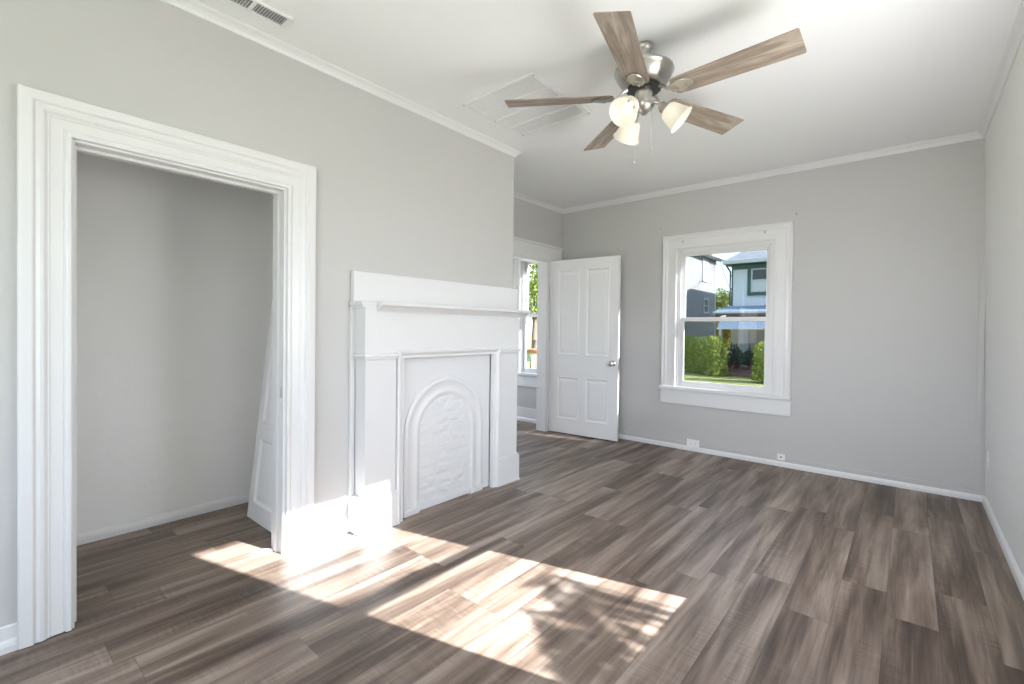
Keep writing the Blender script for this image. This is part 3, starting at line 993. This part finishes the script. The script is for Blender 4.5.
M['chair'] = plain('pale_blue_chair_paint', (.38, .50, .56), .5)

mb = MB(); mb.box(-90, 60, YB + .17, 120, G0 - .3, G0); mb.box(-90, 60, -60, YR - .17, G0 - .3, G0); mb.box(.62, 60, YR - .17, YB + .17, G0 - .3, G0); mb.box(-90, -5.47, YR - .17, YB + .17, G0 - .3, G0)
tag(mb.build('lawn', M['grass']), 'sunlit yellowish green lawn outside the window', 'lawn', kind='stuff')
# foundation under the house so that it stands on the ground
mb = MB(); mb.box(-5.40, .60, YR - .1, YB + .07, G0 - .05, -.15)
S('wall_foundation', mb, M['out_cream'], 'foundation under the room floor', 'foundation')

def rnd_unit():
    z = random.uniform(-1, 1); a = random.uniform(0, 2 * PI); r = math.sqrt(1 - z * z)
    return Vector((r * math.cos(a), r * math.sin(a), z))

def hedge(name, label, A, d, L, W, Ht, n, leaf=.07):
    """clipped hedge: rounded box of leaves around a dark twig core"""
    random.seed(11)
    t = thing(name, label, 'hedge', (A[0], A[1], G0), math.atan2(d[1], d[0]))
    core = MB(); core.box(.16, L - .16, .16, W - .16, 0, Ht - .2)
    core.build('stems', M['hedge'], t, bevel=.08)
    m = MB()
    for _ in range(n):
        f = random.random()
        areas = (L * W, L * Ht, L * Ht, W * Ht, W * Ht); tot = sum(areas); r = f * tot; k = 0
        while r > areas[k]: r -= areas[k]; k += 1
        u, v = random.random(), random.random()
        if k == 0: p = Vector((u * L, v * W, Ht)); nn = Vector((0, 0, 1))
        elif k == 1: p = Vector((u * L, 0, v * Ht)); nn = Vector((0, -1, 0))
        elif k == 2: p = Vector((u * L, W, v * Ht)); nn = Vector((0, 1, 0))
        elif k == 3: p = Vector((0, u * W, v * Ht)); nn = Vector((-1, 0, 0))
        else: p = Vector((L, u * W, v * Ht)); nn = Vector((1, 0, 0))
        # soften the box edges and push the leaves in and out
        c = Vector((min(max(p.x, .18), L - .18), min(max(p.y, .18), W - .18), min(p.z, Ht - .18)))
        q = p - c
        if q.length > .18: p = c + q.normalized() * .18
        p += nn * random.uniform(-.09, .05) + Vector((0, 0, .04 * math.sin(p.x * 3)))
        dd = (nn + rnd_unit() * 1.1).normalized()
        p.z = max(p.z, .10)
        m.leaf(p, dd, (nn + rnd_unit() * .8).normalized(), leaf * random.uniform(.7, 1.3), leaf * .55)
    m.build('foliage', M['hedge'], t, recalc=False)
    return t
# hedge lines follow the walk between the two houses
hedge('clipped_hedge', 'clipped green hedge in the sun below the left house', (-5.02, 18.02), (-.72, .70), 4.6, .60, 1.34, 9500, .085)
hedge('clipped_hedge', 'dark clipped hedge right of the porch steps', (-3.74, 16.35), (.98, .20), 2.2, .7, 1.22, 5500, .075)

def tree(name, label, x, y, z0, trunk_h, blobs, mat, n, leaf, group=None):
    t = thing(name, label, 'tree', (x, y, z0), 0, group)
    m = MB()
    m.tube([(0, 0, .0), (.03, .02, trunk_h * .5), (0, .05, trunk_h)], .16, 10, .09)
    for (bx_, by_, bz_, r) in blobs:
        m.tube([(0, .05, trunk_h * .8), (bx_ * .5, by_ * .5, (trunk_h + bz_) / 2), (bx_, by_, bz_)], .06, 6, .02)
    m.build('trunk', M['bark'], t, smooth=True)
    m = MB()
    for _ in range(n):
        b = random.choice(blobs)
        u = rnd_unit()
        rr = b[3] * (random.random() ** .4)
        p = Vector(b[:3]) + Vector((u.x * rr, u.y * rr, u.z * rr * .8))
        p.z = max(p.z, .25)
        m.leaf(p, (u + rnd_unit() * .9 - Vector((0, 0, .3))), (u + rnd_unit()), leaf * random.uniform(.7, 1.3), leaf * .6)
    m.build('crown', mat, t, recalc=False)
    return t
random.seed(21)
tree('yard_tree', 'green tree between the two neighbouring houses', -10.9, 37.5, G0, 2.2, [(0, 0, 3.2, 1.4), (.8, .4, 4.0, 1.1), (-.9, .2, 3.0, 1.3), (.3, -.5, 2.3, 1.1), (-.5, 0, 4.2, .9)], M['tree'], 5200, .16)
tree('yard_tree', 'golden autumn tree low between the two neighbouring houses', -9.35, 33.0, G0, 1.2, [(0, 0, 1.9, .9), (.5, .2, 2.6, .6), (-.5, -.2, 1.6, .8), (.1, -.3, 1.1, .7)], M['tree_gold'], 4200, .13)
# trees that the hall window looks on
tree('yard_tree', 'leafy green tree outside the hall window', -11.9, 15.4, G0, 2.4, [(0, 0, 4.0, 1.3), (.9, .2, 3.5, 1.0), (-.9, .1, 3.4, 1.0), (.1, -.5, 2.9, .9), (.3, .3, 4.8, .9)], M['tree'], 4200, .16)

# --- white house on the left
lh = thing('neighbour_house', 'tall white clapboard house on the left with a sunlit side wall', 'house', (-12, 24.8, G0))
def lb(m, x0, x1, y0, y1, z0, z1): m.box(x0 + 12, x1 + 12, y0 - 24.8, y1 - 24.8, z0 - G0, z1 - G0)
LX0, LX1, LY0, LY1, LZ = -15.5, -9.0, 20.2, 29.55, 5.62
m = MB(); lb(m, LX0, LX1, LY0, LY1, G0, LZ); m.build('walls', M['side_white'], lh)
m = MB()
rf = [(LX0 - .45, LZ - .05), (LX1 + .45, LZ - .05), (LX1 + .45, LZ + .12), ((LX0 + LX1) / 2, LZ + 2.4), (LX0 - .45, LZ + .12)]
m.prism([(p + 12, q - G0) for p, q in rf], LY0 - .4 - 24.8, LY1 + .45 - 24.8, lambda p, q, t: (p, t, q))
m.build('roof', M['shingle'], lh)
m = MB(); lb(m, LX1 + .02, LX1 + .50, LY0 - .42, LY1 + .47, LZ - .14, LZ + .13); m.build('eave_board', M['out_white'], lh, bevel=.02)
m = MB(); lb(m, LX1, LX1 + .03, LY1 - .16, LY1 + .03, G0, LZ - .14); lb(m, LX1 - .2, LX1 + .0, LY1, LY1 + .03, G0, LZ - .14); m.build('corner_board', M['out_white'], lh)
def lwin(y0, y1, z0, z1, pane):
    m = MB()
    f = .09
    lb(m, LX1, LX1 + .05, y0 - f, y1 + f, z1, z1 + f); lb(m, LX1, LX1 + .07, y0 - f, y1 + f, z0 - f, z0)
    lb(m, LX1, LX1 + .05, y0 - f, y0, z0, z1); lb(m, LX1, LX1 + .05, y1, y1 + f, z0, z1); lb(m, LX1, LX1 + .04, y0, y1, (z0 + z1) / 2 - .03, (z0 + z1) / 2 + .03)
    w = m.build('house_window', M['out_white'], lh)
    m = MB(); lb(m, LX1 + .005, LX1 + .02, y0, y1, z0, z1); m.build('pane', pane, w)
lwin(27.2, 28.05, 4.15, 5.25, M['pane_shade'])
lwin(27.45, 28.1, 2.35, 3.05, M['dark_pane'])
lwin(23.0, 23.9, 4.1, 5.2, M['pane_shade'])

# --- right house with porch
RX0, RX1, RY0 = -5.45, 2.2, 20.0
rh = thing('neighbour_house', 'pale house on the right with green trimmed window and a porch', 'house', (-1.85, 20.9, G0))
def rb(m, x0, x1, y0, y1, z0, z1): m.box(x0 + 1.6, x1 + 1.6, y0 - 20, y1 - 20, z0 - G0, z1 - G0)
EZ = 4.03
m = MB(); rb(m, RX0, RX1, RY0, 26.0, G0, EZ); rb(m, RX0, RX1 - 1.5, 25.2, 33.0, G0, 5.35)  # unseen rear wing made tall so its shadow crosses the left house
m.build('walls', M['stucco'], rh)
# hip roof
m = MB()
x0, x1, y0, y1, ez, rz_ = RX0 - .25, RX1 + .25, RY0 - .4, 26.4, EZ + .12, EZ + 2.5
v = [(x0, y0, ez), (x1, y0, ez), (x1, y1, ez), (x0, y1, ez), (x0 + 2.9, 23.2, rz_), (x1 - 2.9, 23.2, rz_)]
v = [(a + 1.6, b - 20, c - G0) for a, b, c in v]
bv = [m.bm.verts.new(p) for p in v]
for f in ((0, 1, 5, 4), (1, 2, 5), (2, 3, 4, 5), (3, 0, 4), (3, 2, 1, 0)): m.bm.faces.new([bv[i] for i in f])
m.build('roof', M['shingle'], rh)
m = MB(); wr = [(RX0 - .2, 5.35), (RX1 - 1.3, 5.35), ((RX0 + RX1 - 1.5) / 2, 6.9)]
m.prism([(p + 1.6, q - G0) for p, q in wr], 5.2, 13.3, lambda p, q, t: (p, t, q)); m.build('rear_roof', M['shingle'], rh)
m = MB(); rb(m, x0 - .03, x1 + .03, y0 - .03, y0 + .08, EZ - .02, EZ + .15); rb(m, x0 - .03, x0 + .08, y0 + .08, y1, EZ - .02, EZ + .15)
m.build('gutter', M['out_white'], rh, bevel=.03)
m = MB(); rb(m, RX0 - .01, RX1, RY0 - .04, RY0, EZ - .22, EZ - .02); rb(m, x0 + .06, x1, y0 + .07, RY0, EZ - .03, EZ)
m.build('frieze_board', M['green_trim'], rh)
m = MB(); rb(m, RX0 - .02, RX0 + .03, RY0 - .03, RY0 + .0, 2.0, EZ - .22); m.tube([(RX0 - .06 + 1.6, -.06, 2.0 - G0), (RX0 - .06 + 1.6, -.06, EZ - .3 - G0), (RX0 - .16 + 1.6, -.3, EZ - .05 - G0)], .034, 8)
m.build('downspout', M['green_trim'], rh)
def rwin(xa, xb_, za, zb_):
    f = .13
    m = MB()
    rb(m, xa - f, xb_ + f, RY0 - .06, RY0, zb_, zb_ + f * 1.3); rb(m, xa - f, xb_ + f, RY0 - .08, RY0, za - f, za)
    rb(m, xa - f, xa, RY0 - .06, RY0, za, zb_); rb(m, xb_, xb_ + f, RY0 - .06, RY0, za, zb_)
    w = m.build('house_window', M['green_trim'], rh)
    m = MB(); g = .05
    rb(m, xa, xb_, RY0 - .05, RY0, za, za + g); rb(m, xa, xb_, RY0 - .05, RY0, zb_ - g, zb_); rb(m, xa, xa + g, RY0 - .05, RY0, za + g, zb_ - g); rb(m, xb_ - g, xb_, RY0 - .05, RY0, za + g, zb_ - g)
    rb(m, xa + g, xb_ - g, RY0 - .05, RY0, (za + zb_) / 2 - .03, (za + zb_) / 2 + .03)
    m.build('sash', M['out_white'], w)
    m = MB(); rb(m, xa + g, xb_ - g, RY0 - .02, RY0 - .005, za + g, (za + zb_) / 2); m.build('pane', M['pane_shade'], w)
    m = MB(); rb(m, xa + g, xb_ - g, RY0 - .02, RY0 - .005, (za + zb_) / 2, zb_ - g); m.build('pane', M['dark_pane'], w)
rwin(-4.72, -3.55, 2.85, 3.80)
rwin(-1.2, 0.0, 2.85, 3.80)
# porch: roof, fascia, posts, deck, back wall, door, steps
m = MB()
pr = [(17.95 - 20, 1.90 - G0), (20 - 20, 2.20 - G0), (20 - 20, 2.30 - G0), (17.95 - 20, 2.00 - G0)]
m.prism(pr, RX0 - .1 + 1.6, RX1 + 1.6, lambda p, q, t: (t, p, q)); m.build('porch_roof', M['awning'], rh)
for q in (-5.0, -3.2, -1.4):
    m = MB(); m.tube([(q + 1.6, 17.57 - 20, 1.66 - G0), (q + 1.6, 17.96 - 20, 1.80 - G0)], .02, 8); m.build('awning_bracket', M['out_white'], rh)
m = MB(); rb(m, RX0 - .12, RX1, 17.90, 17.96, 1.93, 2.0); m.build('porch_fascia', M['out_white'], rh)
m = MB(); rb(m, RX0 - .05, RX1, 17.98, 18.10, 1.60, 1.90); m.build('porch_beam', M['out_brown'], rh)
m = MB(); aw = [(17.25 - 20, 1.34 - G0), (17.55 - 20, 1.68 - G0), (17.60 - 20, 1.70 - G0), (17.60 - 20, 1.66 - G0), (17.30 - 20, 1.34 - G0)]
m.prism(aw, RX0 + .25 + 1.6, -1.0 + 1.6, lambda p, q, t: (t, p, q)); m.build('awning', M['awning'], rh)
m = MB(); rb(m, RX0 + .23, -1.0, 17.22, 17.26, 1.32, 1.375); m.build('awning_edge', M['out_white'], rh)
m = MB(); rb(m, RX0, RX1, 17.9, 20.0, G0, -.20); m.build('porch_deck', M['brick_red'], rh)
m = MB(); rb(m, -5.0, -3.6, 17.5, 17.9, G0, -.30); m.build('porch_step', M['brick_red'], rh)
for px_ in (-5.3, -2.9, -.4, 2.0):
    m = MB(); rb(m, px_ - .06, px_ + .06, 17.98, 18.10, -.20, 1.62); m.build('porch_post', M['out_cream'], rh, bevel=.015)
m = MB(); rb(m, RX0, RX1, 19.97, 19.995, -.20, 2.1); m.build('porch_wall', M['out_cream'], rh)
m = MB(); rb(m, -3.95, -3.05, 19.90, 19.97, -.20, 1.75); m.build('porch_door', M['out_brown'], rh, bevel=.01)
m = MB(); rb(m, -5.0, -4.75, 19.88, 19.97, -.2, 1.9); m.build('porch_trim', M['out_white'], rh)
# pots and a chair on the porch
def porch_plant(x, y, label, r, n, hh):
    t = thing('potted_plant', label, 'potted plant', (x - .25, y + .9, -.20), 0, 'potted plants on the porch')
    m = MB(); m.lathe([(.10, 0), (.14, .20), (.16, .21), (.16, .24), (.14, .24), (.13, .22)], 18); m.build('pot', M['clay'], t, smooth=True)
    m = MB()
    for _ in range(n):
        u = rnd_unit(); u.z = abs(u.z)
        p = Vector((u.x * r, u.y * r, .22 + u.z * hh)) * (random.random() ** .4)
        p.z = max(p.z, .2)
        m.leaf(p, u + rnd_unit() * .6, rnd_unit(), .11, .05)
    m.build('foliage', M['fern'], t, recalc=False)
porch_plant(-4.98, 18.35, 'bushy dark potted plant at the left porch post', .34, 700, .75)
porch_plant(-4.30, 18.42, 'leafy dark potted plant beside the porch chair', .30, 600, .60)
porch_plant(-4.95, 19.05, 'small dark potted plant near the porch wall', .24, 400, .50)
ch = thing('porch_chair', 'pale blue slatted chair among the plants on the porch', 'chair', (-4.25, 20.3, -.20), math.radians(8))
m = MB(); m.box(-.26, .26, -.25, .25, .38, .42); m.build('seat', M['chair'], ch, bevel=.01)
m = MB()
for i in range(5): m.box(-.25 + i * .105, -.25 + i * .105 + .08, .23, .26, .42, 1.0)
m.box(-.26, .26, .225, .265, .96, 1.04); m.build('backrest', M['chair'], ch)
for sx_ in (-1, 1):
    for sy_ in (-1, 1):
        m = MB(); m.box(sx_ * .24 - .025, sx_ * .24 + .025, sy_ * .23 - .025, sy_ * .23 + .025, 0, .38); m.build('leg', M['chair'], ch)
    m = MB(); m.box(sx_ * .29 - .03, sx_ * .29 + .03, -.26, .26, .60, .63); m.build('armrest', M['chair'], ch)
    m = MB(); m.box(sx_ * .29 - .02, sx_ * .29 + .02, -.25, -.21, .38, .60); m.build('arm_support', M['chair'], ch)

# power line between the two houses
def cable(a, b, sag, label):
    m = MB(); a, b = Vector(a), Vector(b)
    pts = [a.lerp(b, i / 16) + Vector((0, 0, -sag * 4 * (i / 16) * (1 - i / 16))) for i in range(17)]
    m.tube(pts, .013, 6)
    tag(m.build('power_line', M['wire'], smooth=True), label, 'power line')
cable((-8.48, 29.7, 5.55), (RX0 - .27, 21.3, 3.4), .15, 'upper thin black cable sloping between the two houses')
cable((-8.48, 28.6, 5.35), (RX0 - .27, 21.2, 2.9), .22, 'lower thin black cable sloping between the two houses')

# bird bath in front of the hall window
bb = thing('bird_bath', 'brown pedestal bird bath outside the hall window', 'bird bath', (-9.30, 12.0, G0))
m = MB(); m.lathe([(.20, 0), (.20, .04), (.12, .09), (.06, .16), (.05, .40), (.06, .70), (.10, .86)], 24); m.build('pedestal', M['out_white'], bb, smooth=True)
m = MB(); m.lathe([(.10, .86), (.26, .90), (.33, .97), (.34, 1.0), (.31, 1.0), (.22, .95), (.02, .93)], 32); m.build('basin', M['clay'], bb, smooth=True)

# tall shrub outside the sunny window: its arching fronds throw the shadow on the floor
def frond_shrub():
    random.seed(5)
    t = thing('arching_shrub', 'tall shrub with arching feathery fronds outside the right window', 'shrub', (2.55, 2.75, G0 - .05))
    base = Vector((2.55, 2.75, G0 - .05))
    st = MB(); lf = MB()
    def target(fx, fy, x):
        s = x - fx
        return Vector((x, fy + .27 * s, .592 * s))
    # each frond: list of floor points its shadow should cross, and the distance at which it hangs
    for (pts, xd) in FRONDS:
        P = [target(fx, fy, xd + .08 * i) - base for i, (fx, fy) in enumerate(pts)]
        root = Vector((random.uniform(-.1, .1), random.uniform(-.1, .1), 0))
        mid = (root + P[0]) * .5; mid.z = P[0].z * .55
        st.tube([root, mid, P[0]], .010, 6, .006)
        # smooth the frond path
        path = []
        for i in range(len(P) - 1):
            for k in range(8): path.append(P[i].lerp(P[i + 1], k / 8))
        path.append(P[-1])
        st.tube(path, .005, 5, .002)
        n = len(path)
        for i, p in enumerate(path):
            d = (path[min(i + 1, n - 1)] - path[max(i - 1, 0)]).normalized()
            ll = .20 * (1 - .55 * i / n)
            for sgn in (-1, 1):
                side = d.cross(Vector((1, .27, .592)).normalized()) * sgn
                dr = (side * .8 + d * .75 + rnd_unit() * .18)
                lf.leaf(p, dr, Vector((1, .27, .6)) + rnd_unit() * .3, ll * random.uniform(.75, 1.15), .022)
    st.build('stems', M['bark'], t)
    lf.build('foliage', M['shrub'], t, recalc=False)
FRONDS = [
    ([(-1.38, 1.95), (-1.25, 1.90), (-1.10, 1.90), (-.95, 1.94), (-.82, 1.98)], 1.9),
    ([(-1.30, 1.78), (-1.15, 1.82), (-1.0, 1.80), (-.88, 1.74)], 2.1),
    ([(-1.30, 1.62), (-1.15, 1.64), (-1.0, 1.62), (-.85, 1.55)], 2.0),
    ([(-1.12, 1.48), (-1.0, 1.50), (-.86, 1.46), (-.75, 1.40)], 2.2),
    ([(-1.0, 1.70), (-.92, 1.62), (-.84, 1.52), (-.76, 1.42)], 2.3),
]
frond_shrub()
